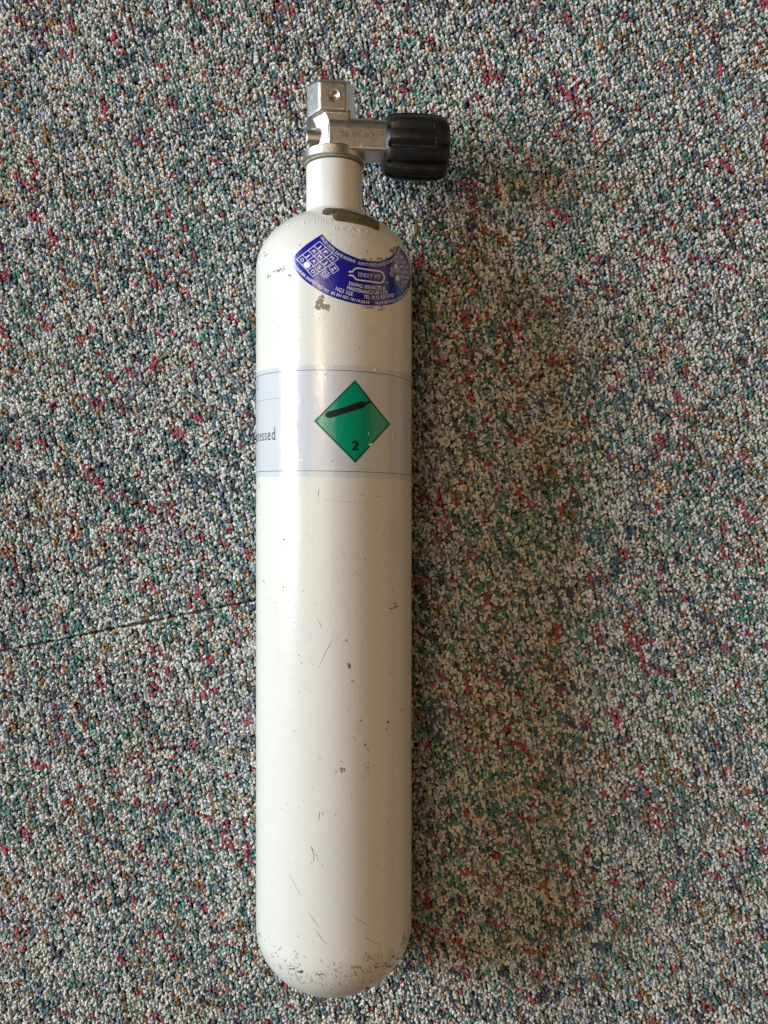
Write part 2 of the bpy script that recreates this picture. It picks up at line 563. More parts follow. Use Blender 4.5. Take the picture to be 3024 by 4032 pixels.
    for k, f in fx.items():
        P[..., k] *= np.clip((f - 0.22) * 2.4, 0.12, 2.3) if k else (0.7 + 0.6 * f)
    P /= P.sum(-1, keepdims=True)
    cum = P.cumsum(-1)
    idx = (rng.random((nr, ns))[..., None] > cum).sum(-1).clip(0, 11)
    for i in range(1, nr):                        # neighbouring rows repeat a shade one stitch on: slanting streaks
        prev = np.roll(idx[i - 1], -1)
        pk = np.array([.08, .08, .1, .1, .34, .30, .28, .36, .3, .34, .25, .42])[prev]
        idx[i] = np.where(rng.random(ns) < pk, prev, idx[i])
    keepn = rng.random((nr, ns))
    run = np.array([.2, .2, .25, .25, .34, .32, .34, .34, .36, .36, .3, .26])
    for j in range(1, ns):                        # a shade carries on to the next stitch
        prev = idx[:, j - 1]
        idx[:, j] = np.where(keepn[:, j] < run[prev], prev, idx[:, j])
    idx2 = (rng.random((nr, ns))[..., None] > cum).sum(-1).clip(0, 11)
    same = rng.random((nr, ns)) < np.where(idx == 11, 0.9, np.where(idx >= 4, 0.7, 0.62))
    idx2 = np.where(same | (idx2 == 11), idx, idx2)
    pal = pal ** 0.86 * 1.24
    ca = pal[idx] * (1 + rng.normal(0, 0.10, (nr, ns, 1))) * (1 + rng.normal(0, 0.03, (nr, ns, 3)))
    cb = pal[idx2] * (1 + rng.normal(0, 0.12, (nr, ns, 1)))
    origin = seam0 + sd * 320
    side = np.where(b >= 0, 1.0, -1.0)
    gapw = 1.80 + 0.22 * np.sin(a * 0.05) + 0.18 * np.sin(a * 0.17 + 1) - 1.25 * np.clip((a + 130) / 60, 0, 1)
    near = np.abs(b) < gapw
    b = np.where(near, side * (gapw + np.abs(rng.normal(0, 0.12, b.shape))), b)
    xy = origin + a[..., None] * sd + (b[..., None]) * sn
    x, y = xy[..., 0].ravel(), xy[..., 1].ravel()
    ok = (np.abs(x) < 325) & (np.abs(y) < 420)
    n = int(ok.sum())
    z = rng.normal(0, 0.45, n)
    # pressed flat under the tank
    xx, yy = x[ok], y[ok]
    under = np.clip(1 - np.abs(xx - AX) / 16, 0, 1) * ((yy > -300) & (yy < 165))
    z -= 1.6 * under
    ptsv = np.stack([xx, yy, z], 1) * MM
    me = bpy.data.meshes.new('carpet_pile')
    me.from_pydata([tuple(p) for p in ptsv], [], [])
    def addc(nm, c):
        a_ = me.attributes.new(nm, 'FLOAT_COLOR', 'POINT')
        a_.data.foreach_set('color', np.concatenate([np.clip(c.reshape(-1, 3)[ok], 0.003, 0.92), np.ones((n, 1))], 1).astype(np.float32).ravel())
    addc('col_a', ca); addc('col_b', cb)
    ang0 = math.atan2(sn[1], sn[0])
    rot = np.stack([rng.normal(0, 0.26, n), rng.normal(0, 0.26, n), ang0 + rng.normal(0, 0.8, n)], 1)
    nr_ = near.ravel()[ok]
    rot[nr_, 2] = math.atan2(sd[1], sd[0]) + rng.normal(0, 0.2, int(nr_.sum()))
    rot[nr_, :2] *= 0.4
    r_ = me.attributes.new('rot', 'FLOAT_VECTOR', 'POINT'); r_.data.foreach_set('vector', rot.astype(np.float32).ravel())
    s_ = me.attributes.new('scl', 'FLOAT', 'POINT'); s_.data.foreach_set('value', np.clip(rng.normal(0.90, 0.11, n), 0.6, 1.2).astype(np.float32))
    v_ = me.attributes.new('var', 'INT', 'POINT'); v_.data.foreach_set('value', rng.integers(0, NV, n).astype(np.int32))
    pile = bpy.data.objects.new('carpet_pile', me)
    COL.objects.link(pile)
    pile.parent = base
    pile['kind'] = 'stuff'
    pile['label'] = 'twisted yarn loops in cream, grey, teal, brown and crimson'
    ng = bpy.data.node_groups.new('loops', 'GeometryNodeTree')
    ng.interface.new_socket('Geometry', in_out='INPUT', socket_type='NodeSocketGeometry')
    ng.interface.new_socket('Geometry', in_out='OUTPUT', socket_type='NodeSocketGeometry')
    N = ng.nodes; Lk = ng.links
    gi = N.new('NodeGroupInput'); go = N.new('NodeGroupOutput')
    m2p = N.new('GeometryNodeMeshToPoints')
    iop = N.new('GeometryNodeInstanceOnPoints')
    ci = N.new('GeometryNodeCollectionInfo'); ci.inputs['Collection'].default_value = protos
    ci.inputs['Separate Children'].default_value = True; ci.inputs['Reset Children'].default_value = True
    def na(nm, ty):
        q = N.new('GeometryNodeInputNamedAttribute'); q.data_type = ty; q.inputs['Name'].default_value = nm
        return q.outputs['Attribute']
    e2r = N.new('FunctionNodeEulerToRotation')
    Lk.new(gi.outputs[0], m2p.inputs[0]); Lk.new(m2p.outputs[0], iop.inputs['Points'])
    Lk.new(ci.outputs[0], iop.inputs['Instance']); iop.inputs['Pick Instance'].default_value = True
    Lk.new(na('var', 'INT'), iop.inputs['Instance Index'])
    Lk.new(na('rot', 'FLOAT_VECTOR'), e2r.inputs[0]); Lk.new(e2r.outputs[0], iop.inputs['Rotation'])
    Lk.new(na('scl', 'FLOAT'), iop.inputs['Scale'])
    Lk.new(iop.outputs[0], go.inputs[0])
    md = pile.modifiers.new('loops', 'NODES'); md.node_group = ng
    me.materials.append(ym)
build_carpet()

# ------------------------------------------------------------------ the diving cylinder
root = bpy.data.objects.new('diving_cylinder', None)
COL.objects.link(root)
root.location = (AX * MM, 0, 0)
root.empty_display_size = 0.05
root['label'] = 'cream white steel diving cylinder with black valve knob lying on flecked carpet'
root['category'] = 'gas cylinder'
bpy.context.view_layer.update()

# tank
prof = []
for a in np.linspace(0.5, 90, 40):
    prof.append((Y0B - BB * math.cos(math.radians(a)), RAD * math.sin(math.radians(a))))
prof += [(y, RAD) for y in np.linspace(Y0B, Y0T, 60)[1:-1]]
ys = np.concatenate([np.linspace(Y0T, Y0T + 20, 14), np.linspace(Y0T + 20, Y0T + 45, 110)[1:], np.linspace(Y0T + 45, NECK_TOP, 14)[1:]])
prof += list(zip(ys, tank_r(ys)))
prof += [(NECK_TOP + 0.3, RN - 0.8), (NECK_TOP + 0.3, RN - 4)]
V, Fc = lathe(prof, 224)
k = len(V); V.append((AX, Y0B - BB, AXZ))
Fc += [(k, (i + 1) % 224, i) for i in range(224)]
Fc = [tuple(reversed(f)) for f in Fc]
tank = mesh_obj('tank_body', V, Fc, M['paint'], root)
def fix_normals(o):
    bm = bmesh.new(); bm.from_mesh(o.data); bmesh.ops.recalc_face_normals(bm, faces=bm.faces); bm.to_mesh(o.data); bm.free()
fix_normals(tank)

# ------------------------------------------------------------------ valve
TILT = math.radians(6.5)
def vloc(P):
    """valve local (u right, v along axis, w up) -> world mm, turned a little about the axis"""
    P = np.asarray(P, float)
    c, s = math.cos(TILT), math.sin(TILT)
    return np.stack([AX + P[:, 0] * c + P[:, 2] * s, P[:, 1], AXZ - P[:, 0] * s + P[:, 2] * c], 1)

def prism(poly, axis, lo, hi):
    """closed prism: poly in the two other axes (u,w) for axis v, (v,w) for axis u, (u,v) for axis w"""
    n = len(poly)
    V = []
    for h in (lo, hi):
        for (p, q) in poly:
            V.append({'v': (p, h, q), 'u': (h, p, q), 'w': (p, q, h)}[axis])
    Fc = [tuple(range(n)), tuple(range(2 * n - 1, n - 1, -1))] + [(i, i + n, (i + 1) % n + n, (i + 1) % n) for i in range(n)]
    return V, Fc

def rpoly(pts, rads, seg=6):
    """polygon with a fillet radius for every corner"""
    out = []
    n = len(pts)
    for i in range(n):
        p = np.array(pts[i], float); a = np.array(pts[i - 1], float) - p; b = np.array(pts[(i + 1) % n], float) - p
        la, lb = np.linalg.norm(a), np.linalg.norm(b); a /= la; b /= lb
        r = rads[i]
        if r <= 0:
            out.append(tuple(p)); continue
        th = math.acos(max(-1, min(1, float(a @ b)))) / 2
        dd = min(r / math.tan(th), la * 0.49, lb * 0.49)
        p0, p1 = p + a * dd, p + b * dd
        for s in np.linspace(0, 1, seg):
            out.append(tuple((1 - s) ** 2 * p0 + 2 * s * (1 - s) * p + s * s * p1))
    return out

def circ(r, n=40, c=(0, 0)):
    return [(c[0] + r * math.cos(2 * math.pi * k / n), c[1] + r * math.sin(2 * math.pi * k / n)) for k in range(n)]

def loft(p0, p1, axis, lo, hi):
    V, Fc = prism(p0, axis, lo, hi)
    n = len(p0)
    for i, (p, q) in enumerate(p1):
        V[n + i] = {'v': (p, hi, q), 'u': (hi, p, q), 'w': (p, q, hi)}[axis]
    return V, Fc
solids = []
# round core inside, head block, waist, side arm and the plug stub on the left
solids.append(prism(circ(14.2), 'v', 229, 262))
head = rpoly([(-10.4, 15.0), (8.0, 15.0), (12.6, 9.0), (12.6, -13), (-17.6, -13), (-17.6, 8.2)], [2, 4, 5, 6, 6, 1.5])
def eased(poly, axis, lo, hi, e):
    c = np.mean(poly, 0)
    ins = [tuple(c + (np.array(p) - c) * (1 - e / np.linalg.norm(np.array(p) - c))) for p in poly]
    mid = hi - e * 0.9
    return [loft(poly, poly, axis, lo, mid), loft(poly, ins, axis, mid - 0.01, hi)]
solids += eased(head, 'v', 250.5, 273.2, 2.2)
solids.append(loft(rpoly([(-16.8, 250.0), (9.4, 250.0), (9.4, 271.4), (-16.8, 271.4)], [1, 2, 2.5, 2]), rpoly([(-11.2, 250.7), (7.6, 250.7), (7.6, 270.2), (-11.2, 270.2)], [.8, 2.2, 2.8, .8]), 'w', 9.6, 17.9))
solids.append(loft(rpoly([(-11.2, 250.7), (7.6, 250.7), (7.6, 270.2), (-11.2, 270.2)], [.8, 2.2, 2.8, .8]), rpoly([(-9.8, 251.8), (6.4, 251.8), (6.4, 268.8), (-9.8, 268.8)], [.8, 2.2, 2.8, .8]), 'w', 17.85, 19.5))
waist = rpoly([(-4.2, 18.0), (10, 18.0), (12.5, 10), (12.5, -12), (-12.0, -12), (-12.0, 9.0)], [0.8, 3, 3, 5, 5, 2])
waist2 = rpoly([(-8.2, 18.0), (10, 18.0), (12.5, 10), (12.5, -12), (-16.0, -12), (-16.0, 9.0)], [0.8, 3, 3, 5, 5, 2])
solids.append(prism(waist, 'v', 229.5, 247.0))
solids.append(loft(waist, waist2, 'v', 244.0, 252.5))
arm = rpoly([(227.6, 18.8), (249.4, 18.8), (249.4, -8), (227.6, -8)], [1.4, 8.0, 8, 8])
solids.append(prism(arm, 'u', -4.5, 33.5))
solids.append(prism(circ(7.4, 36, (237.6, 5.6)), 'u', -18.2, 0))
bm = bmesh.new()
for V, Fc in solids:
    vs = [bm.verts.new(v) for v in V]
    for f in Fc:
        bm.faces.new([vs[i] for i in f])
bmesh.ops.recalc_face_normals(bm, faces=bm.faces)
me = bpy.data.meshes.new('valve_tmp'); bm.to_mesh(me); bm.free()
tmp = bpy.data.objects.new('valve_tmp', me); COL.objects.link(tmp)
rm = tmp.modifiers.new('r', 'REMESH'); rm.mode = 'VOXEL'; rm.voxel_size = 0.40
sm = tmp.modifiers.new('s', 'SMOOTH'); sm.factor = 0.5; sm.iterations = 6
dg = bpy.context.evaluated_depsgraph_get()
ev = tmp.evaluated_get(dg).to_mesh()
VV = np.empty(len(ev.vertices) * 3); ev.vertices.foreach_get('co', VV); VV = VV.reshape(-1, 3)
FF = [tuple(p.vertices) for p in ev.polygons]
tmp.evaluated_get(dg).to_mesh_clear()
bpy.data.objects.remove(tmp)
# centre-drill dimple in the pad
dd = np.hypot(VV[:, 0] + 1.2, VV[:, 1] - 260.4)
dep = np.where((VV[:, 2] > 17) & (dd < 3.3), 2.3 * np.clip(1 - (dd / 3.3) ** 2, 0, 1) ** 0.7, 0)
VV[:, 2] -= dep
valve = mesh_obj('valve_body', vloc(VV), FF, M['metal'], root)

# collar, seal and joint below the valve
def ring(name, prof, mat, parent, seg=128, closed=True):
    V, Fc = lathe(prof + ([prof[0]] if closed else []), seg)
    o = mesh_obj(name, V, Fc, mat, parent, autosmooth=28)
    fix_normals(o)
    return o
ring('collar', [(224.4, 15), (224.4, 19.6), (225.0, 20.4), (230.0, 20.4), (230.8, 19.6), (230.8, 12)], M['metal'], valve)
ring('seal_ring', [(222.9, 15), (222.9, 18.5), (223.3, 19.1), (224.2, 19.1), (224.5, 18.6), (224.5, 15)], M['seal'], valve)
ring('joint_shadow_gap', [(222.2, 15), (222.2, 18.26), (222.75, 18.26), (222.75, 15)], M['gap'], valve)

# stamped number on the arm
V, Fc, wd = text_mesh('26.05-07', 0.0)
P = np.stack([2.6 + V[:, 0] / wd * 21.5, 237.0 + (V[:, 1] - 0.5) * 3.4 - V[:, 0] / wd * 0.4, np.full(len(V), 18.86)], 1)
mesh_obj('stamped_number', vloc(P), Fc, M['stamp'], valve, smooth=False)

# knob: ten-lobed rubber hand wheel
def KCUT(ph):
    # one lobe: flat crest, a crisp shoulder, then a sloping flank into a narrow groove
    if ph < 0.34: return 3.0 * (1 - ph / 0.34) ** 0.9
    if ph < 0.86: return 0.25 * abs(ph - 0.57)
    return 3.0 * ((ph - 0.86) / 0.14) ** 1.2
def build_knob():
    LOB, NA, c_v, c_w = 10, 240, 236.8, 3.2
    prof = [(31.2, 0.0), (31.2, 12.0), (31.3, 15.4), (32.0, 16.8), (33.6, 18.3), (36.0, 19.4), (40, 20.1), (46, 20.6), (54, 20.7), (61, 20.5), (66.5, 20.0), (69.8, 19.1), (71.8, 17.8), (72.9, 16.0), (73.3, 13.5), (73.0, 10.0), (72.6, 0.0)]
    # finer steps for the long side
    pr = []
    for (a, b) in zip(prof[:-1], prof[1:]):
        k = 4 if abs(b[0] - a[0]) > 3 else 2
        for i in range(k):
            s = i / k; pr.append((a[0] + (b[0] - a[0]) * s, a[1] + (b[1] - a[1]) * s))
    pr.append(prof[-1])
    V = []
    for (u, r) in pr:
        gr = np.clip((u - 32.6) / 2.2, 0, 1) * np.clip((r - 12) / 5, 0, 1)
        gr *= 1.0 - 0.35 * np.clip((u - 69.5) / 3, 0, 1)
        for k in range(NA):
            a = 2 * math.pi * k / NA
            ph = ((a / (2 * math.pi) * LOB + 0.53) % 1.0)
            d = abs(ph - 0.5) * 2                 # 1 at the groove, 0 at the lobe's crest
            cut = KCUT(ph)
            rr = max(r - gr * cut, 0) if r > 0 else 0
            V.append((u, c_v + rr * math.sin(a), c_w + rr * math.cos(a)))
    Fc = []
    for i in range(len(pr) - 1):
        for k in range(NA):
            k2 = (k + 1) % NA
            Fc.append((i * NA + k, i * NA + k2, (i + 1) * NA + k2, (i + 1) * NA + k))
    o = mesh_obj('knob', vloc(V), Fc, M['rubber'], root, autosmooth=24)
    bm = bmesh.new(); bm.from_mesh(o.data); bmesh.ops.remove_doubles(bm, verts=bm.verts, dist=1e-6); bmesh.ops.recalc_face_normals(bm, faces=bm.faces); bm.to_mesh(o.data); bm.free()
    # pale mould line round the far end
    rng = random.Random(4)
    parts = []
    for a0 in np.arange(-1.0, 0.75, 0.045):
        if rng.random() < 0.22: continue
        P = []
        for q in range(4):
            a = a0 + 0.045 * q / 3
            ph = ((a / (2 * math.pi) * LOB + 0.53) % 1.0); d = abs(ph - 0.5) * 2
            cut = KCUT(ph)
            rr = 20.28 - cut + 0.06
            wd_ = 0.10 + 0.07 * rng.random()
            for s in (-1, 1):
                P.append((62.5 + 0.5 * math.sin(a * 5) + s * wd_, c_v - rr * math.sin(a), c_w + rr * math.cos(a)))
        parts.append((vloc(P), [(2 * q, 2 * q + 1, 2 * q + 3, 2 * q + 2) for q in range(3)]))
    V, Fc = join(parts)
    mesh_obj('scratch_line', V, Fc, M['scratch'], o, smooth=False)
build_knob()

# ------------------------------------------------------------------ wrap-round hazard label
def band_label():
    seg, ny = 260, 14
    y_lo, y_hi = 20.9, 87.3
    rng = np.random.default_rng(3)
    wig = np.cumsum(rng.normal(0, 0.05, seg + 1)); wig -= np.linspace(wig[0], wig[-1], seg + 1)
    def skew(phi): return -0.62 * phi * 1.3        # the wrap climbs a little to the left
    def bpt(phi, y, off):
        return (AX + (RAD + off) * math.sin(phi), y + skew(phi), AXZ + (RAD + off) * math.cos(phi))
    A0, A1 = math.radians(-168), math.radians(168)
    V, Fc = [], []
    for j in range(ny + 1):
        for i in range(seg + 1):
            phi = A0 + (A1 - A0) * i / seg
            y = y_lo + (y_hi - y_lo) * j / ny
            if j == ny: y += wig[i] * 1.4
            if j == 0: y += wig[-1 - i] * 0.8
            off = 0.10 if 0 < j < ny else 0.02
            if j == ny or j == 0: off = 0.09
            V.append(bpt(phi, y, off))
    for j in range(ny):
        for i in range(seg):
            k = j * (seg + 1) + i
            Fc.append((k, k + 1, k + seg + 2, k + seg + 1))
    lab = mesh_obj('hazard_label', V, Fc, M['paper'], root)
    lab['label'] = 'white paper hazard label under clear tape'
    def line(phi0, phi1, y0, y1, wmm, n=120):
        P = []
        for q in range(n + 1):
            s = q / n
            phi = phi0 + (phi1 - phi0) * s; y = y0 + (y1 - y0) * s
            if abs(phi1 - phi0) > 1e-6:
                P += [bpt(phi, y - wmm / 2, 0.13), bpt(phi, y + wmm / 2, 0.13)]
            else:
                P += [bpt(phi - wmm / 2 / RAD, y, 0.13), bpt(phi + wmm / 2 / RAD, y, 0.13)]
        return P, [(2 * q, 2 * q + 1, 2 * q + 3, 2 * q + 2) for q in range(n)]
    def phi_of(px, py):
        Q, _ = unproject([(px, py)]); return math.atan2(Q[0, 0] - AX, Q[0, 2] - AXZ), Q[0, 1]
    yt, yb = 83.9, 24.2
    for (yy, ww) in ((yt, 0.30), (yb, 0.30)):
        mesh_obj('rule_line', *line(A0, A1, yy, yy, ww, 240), M['ink'], lab, smooth=False)
    pl, _ = phi_of(1124, 1650); pr, _ = phi_of(1600, 1690)
    for p in (pl, pr):
        mesh_obj('cell_line', *line(p, p, yb, yt, 0.16, 30), M['ink'], lab, smooth=False)
    _, y1 = phi_of(1120, 1566)
    _, y2 = phi_of(1603, 1592)
    mesh_obj('cell_line', *line(pl, math.radians(-120), y1 + skew(-pl), y1 + skew(-pl), 0.14), M['ink'], lab, smooth=False)
    mesh_obj('cell_line', *line(pr, math.radians(120), y2 + skew(-pr), y2 + skew(-pr), 0.14), M['ink'], lab, smooth=False)
    # writing that runs round the sides: only its end shows
    def side_text(s, phi_anchor, y, cap, anchor, serif=True):
        V, Fc, x = [], [], 0.0
        for ch in s:
            if ch == ' ': x += .4; continue
            v, f, wd = text_mesh(ch, 0.004)
            b = len(V); V += [(x + p[0] * .80, p[1]) for p in v]; Fc += [tuple(i + b for i in q) for q in f]
            for (a, b2, c0, c1) in SERIF.get(ch, []):
                k = len(V); V += [(x + a * wd * .8, c0), (x + b2 * wd * .8, c0), (x + b2 * wd * .8, c1), (x + a * wd * .8, c1)]; Fc.append((k, k + 1, k + 2, k + 3))
            x += wd * .8 + .15
        V = np.array(V); x0 = V[:, 0].max() if anchor == 'r' else V[:, 0].min()
        P = [bpt(phi_anchor + (p[0] - x0) * cap / RAD, y + (p[1]) * cap, 0.13) for p in V]
        return P, Fc
    pe, ye = phi_of(1086, 1731)
    mesh_obj('lettering', *side_text('Compressed', pe, ye + skew(-pe), 7.4, 'r'), M['ink'], lab, smooth=False)
    pe2, ye2 = phi_of(1016, 1533)
    mesh_obj('lettering', *side_text('2', pe2, ye2 + skew(-pe2), 6.0, 'r'), M['ink'], lab, smooth=False)
    pa, ya = phi_of(1614, 1745)
    mesh_obj('lettering', *side_text('A', pa, ya + skew(-pa), 6.2, 'l'), M['ink'], lab, smooth=False)
    # diamond
    T, Rr, B, L = (1398, 1495), (1537, 1671), (1399, 1824), (1235, 1658)
    C = np.array([np.mean([p[0] for p in (T, Rr, B, L)]), np.mean([p[1] for p in (T, Rr, B, L)])])
    def shrink(f): return [tuple(C + (np.array(p) - C) * f) for p in (T, Rr, B, L)]
    dia = mesh_obj('hazard_diamond', *polygrid([T, Rr, B, L], 16, 16, 0.14), M['green'], lab)
    mesh_obj('diamond_border', *stroke(shrink(0.955), 3.4, 0.17, closed=True, n=80), M['ink'], lab, smooth=False)
    # cylinder symbol
    zx = lambda p: (980 + p[0] / 2.4397, 1400 + p[1] / 2.4397)
    body = rpoly([zx(p) for p in ((720, 545), (1082, 434), (1125, 492), (765, 606))], [11, 11, 9, 11], 7)
    body = [zx(p) for p in ((733, 575), (736, 556), (748, 544), (770, 536), (900, 500), (1040, 453), (1075, 438), (1098, 440), (1112, 450),
                            (1150, 436), (1166, 437), (1172, 449), (1166, 460), (1122, 474), (1116, 488), (1098, 503), (1000, 533), (880, 570), (790, 598), (765, 600), (746, 593))]
    Pb, Fb = fill_poly(body)
    mesh_obj('cylinder_symbol', on_tank(Pb, 0.18), Fb, M['ink'], lab, smooth=False)
    V, Fc = text_on_path('2', [(1384, 1753.5), (1414, 1753.5)], 37, 0.17, bold=0.045)
    mesh_obj('class_number', V, Fc, M['ink'], lab, smooth=False)
    # small bubbles and creases in the tape
    rg = random.Random(9)
    for (bx, by, rx, ry, h) in ((1549, 1722, 9, 20, .55), (1536, 1795, 6, 16, .4), (1541, 1828, 15, 8, .45), (1455, 1707, 7, 14, .4), (1463, 1751, 13, 6, .35), (1483, 1672, 3, 7, .3),
                                (1427, 1648, 3, 3, .3), (1305, 1814, 13, 4, .25), (1194, 1815, 8, 4, .2), (1581, 1660, 3, 12, .25), (1477, 1455, 3, 9, .3), (1278, 1475, 5, 3, .3)):
        V, Fc = [], []
        P, H = [(bx, by)], [0.18 + h]
        for rr_, hh in ((.45, .8), (.8, .35), (1.0, 0)):
            for k in range(12):
                a = 2 * math.pi * k / 12; j_ = 1 + .22 * (rg.random() - .5)
                P.append((bx + rx * rr_ * j_ * math.cos(a), by + ry * rr_ * j_ * math.sin(a))); H.append(0.11 + h * hh * (1 + .4 * (rg.random() - .5)))
        Fc = [(0, 1 + k, 1 + (k + 1) % 12) for k in range(12)]
        for r2 in range(2):
            Fc += [(1 + r2 * 12 + k, 13 + r2 * 12 + k, 13 + r2 * 12 + (k + 1) % 12, 1 + r2 * 12 + (k + 1) % 12) for k in range(12)]
        ing = abs(bx - C[0]) / 150 + abs(by - C[1]) / 165 < 0.95
        mesh_obj('tape_bubble', on_tank(P, np.array(H) + (0.05 if ing else 0)), Fc, M['green'] if ing else M['paper'], lab)
band_label()

# ------------------------------------------------------------------ blue test sticker
Z3 = lambda p: (1120 + p[0] / 5.925, 880 + p[1] / 5.925)
Z4 = lambda p: (1360 + p[0] / 5.925, 940 + p[1] / 5.925)
def sticker():
    up = [(1268, 922), (1289, 946), (1321, 974), (1356, 995), (1400, 1014), (1427.5, 1022.7), (1461, 1027.8), (1495, 1027.5), (1516, 1022), (1537, 1011), (1554, 993), (1566.8, 967)]
    lo = [(1138.6, 1027), (1152, 1049), (1187.5, 1092.7), (1221, 1121), (1263.5, 1148), (1305.7, 1168.6), (1356, 1185), (1405, 1197), (1461, 1203.5), (1503.5, 1203.5), (1537, 1198), (1571, 1185), (1596, 1163), (1610, 1141), (1617, 1112), (1618.5, 1092)]
    nu, nv = 96, 26
    U, L = resample(up, nu + 1), resample(lo, nu + 1)
    le = resample([(1268, 922), (1201, 967), (1138.6, 1027)], nv + 1)
    re = resample([(1566.8, 967), (1582, 982), (1597, 1003), (1610, 1036), (1617, 1068), (1618.5, 1092)], nv + 1)
    P = []
    for j in range(nv + 1):
        v = j / nv
        for i in range(nu + 1):
            u = i / nu
            a = (1 - v) * U[i] + v * L[i] + (1 - u) * le[j] + u * re[j]
            b = (1 - u) * (1 - v) * U[0] + u * (1 - v) * U[-1] + (1 - u) * v * L[0] + u * v * L[-1]
            P.append(a - b)
    Fc = [(j * (nu + 1) + i, j * (nu + 1) + i + 1, (j + 1) * (nu + 1) + i + 1, (j + 1) * (nu + 1) + i) for j in range(nv) for i in range(nu)]
    st = mesh_obj('test_sticker', on_tank(P, 0.10), Fc, M['blue'], root)
    st['label'] = 'dark blue curved inspection sticker with white print'
    def put(s, path, cap, bold=0.014, **kw):
        cap *= 1.06
        V, Fc = text_on_path(s, path, cap, 0.15, bold, **kw)
        return mesh_obj('lettering', V, Fc, M['white'], st, smooth=False)
    put('VALID UNTIL DATE SHOWN', [(1265, 932), (1285, 957), (1303, 974.5), (1334, 1001.5), (1375, 1021.8), (1399, 1030.5)], 11.5)
    put('ALWAYS CHECK LATEST CYLINDER STAMP', [(1409, 1034), (1431, 1038.7), (1476, 1043), (1513.6, 1038), (1549, 1020), (1563, 1001), (1575, 978)], 11.5)
    put('CYLINDER INSPECTED TO', [(1153, 1036), (1175.7, 1062), (1205, 1090), (1238, 1113), (1265, 1132), (1294, 1148.5)], 11)
    put('BS EN ISO 18119:2018', [(1305, 1152), (1327.6, 1160), (1366, 1172), (1419, 1186.4), (1454, 1190.6)], 11)
    put('VALVE SERVICED TO BS EN ISO', [(1477, 1193), (1500, 1192.5), (1544, 1184.7), (1571, 1174.6), (1594, 1156), (1606, 1136)], 11)
    def cellgrid(o, e1, e2, far, nc, nr, rows, wl, cap, wch):
        o, e1, e2, far = [np.array(p, float) for p in (o, e1, e2, far)]
        q = lambda u, v: (o * (1 - u) + e1 * u) * (1 - v) + (e2 * (1 - u) + far * u) * v
        parts = []
        for i in range(nc + 1): parts.append(stroke([q(i / nc, 0), q(i / nc, 1)], wl, 0.15 + 0.012, smooth=False))
        for j in range(nr + 1): parts.append(stroke([q(0, j / nr), q(1, j / nr)], wl, 0.15, smooth=False))
        mesh_obj('date_grid', *join(parts), M['white'], st, smooth=False)
        for j, row in enumerate(rows):
            for i, ch in enumerate(row):
                if ch is None: continue
                c = q((i + .5) / nc, (j + .5) / nr); t = q((i + 1) / nc, (j + .5) / nr) - q(i / nc, (j + .5) / nr)
                f = wch * (0.62 if ch in 'J' else 1.0)
                put(ch, [c - t * f / 2, c + t * f / 2], cap, 0.02)
        return q
    cellgrid(Z3((822, 420)), Z3((1265, 820)), Z3((288, 835)), Z3((660, 1238)), 3, 4, [('J', 'F', 'M'), ('A', 'M', 'J'), ('J', 'A', 'S'), ('O', None, 'D')], 2.3, 13.5, 0.46)
    cellgrid(Z4((1072, 612)), Z4((1300, 325)), Z4((1400, 1128)), Z4((1525, 800)), 3, 4, [(None, '27', '28'), ('29', '30', '31'), ('32', '33', '34'), ('35', '36', '37')], 1.2, 12.0, 0.68)
    def dot(c, rx, ry, mat, rot=0.0):
        P = [c] + [(c[0] + rx * math.cos(a) * math.cos(rot) - ry * math.sin(a) * math.sin(rot), c[1] + rx * math.cos(a) * math.sin(rot) + ry * math.sin(a) * math.cos(rot)) for a in np.linspace(0, 2 * math.pi, 24, endpoint=False)]
        mesh_obj('punched_hole', on_tank(P, 0.175), [(0, 1 + k, 1 + (k + 1) % 24) for k in range(24)], mat, st, smooth=False)
    dot(Z3((530, 972)), 12.8, 12.8, M['white'])
    dot(Z4((1172, 652)), 7.6, 12.0, M['hole'], -0.25)
    dot(Z4((1208, 928)), 7.4, 11.2, M['hole'], -0.25)
    def box(pts, wl): mesh_obj('print_box', *stroke(pts, wl, 0.15, closed=True), M['white'], st, smooth=False)
    box([Z3(p) for p in ((1170, 932), (1272, 1080), (1130, 1172), (1032, 1022))], 2.0)
    box([Z4(p) for p in ((1196, 830), (1278, 942), (1225, 1070), (1142, 965))], 1.2)
    box([Z4(p) for p in ((1306, 998), (1368, 1105), (1325, 1232), (1257, 1110))], 1.2)
    put('H', [Z3((1108, 1085)), Z3((1192, 1030))], 14, 0.02)
    put('V', [Z4((1294, 1108)), Z4((1334, 1122))], 11, 0.02)
    put('LAST', [Z3((845, 1195)), Z3((1000, 1078))], 13)
    put('TEST', [Z3((905, 1275)), Z3((1070, 1158))], 13)
    put('NEXT', [Z4((1052, 675)), Z4((1158, 815))], 11.5)
    put('TEST', [Z4((1022, 775)), Z4((1122, 895))], 11.5)
    out = [(80, 770), (150, 770), (176, 762), (200, 720), (250, 694), (310, 690), (560, 728), (800, 762), (860, 795), (898, 860), (902, 925), (885, 985), (845, 1025), (790, 1030), (540, 995), (300, 962), (235, 935), (190, 880), (165, 857), (80, 855)]
    mesh_obj('cylinder_outline', *stroke([Z4(p) for p in out], 5.4, 0.15, n=120), M['white'], st, smooth=False)
    put('IDEST 9T', [Z4((292, 828)), Z4((560, 866)), Z4((812, 892))], 14.5, 0.014, serif=True)
    put('TM', [Z4((925, 1015)), Z4((998, 1028))], 6.5, 0.02)
    put('DIVING SERVICES &', [Z4(p) for p in ((82, 1040), (400, 1106), (650, 1140), (932, 1143))], 13.6)
    put('MAINTENANCE UK LTD', [Z4(p) for p in ((38, 1136), (350, 1215), (650, 1254), (980, 1246))], 14)
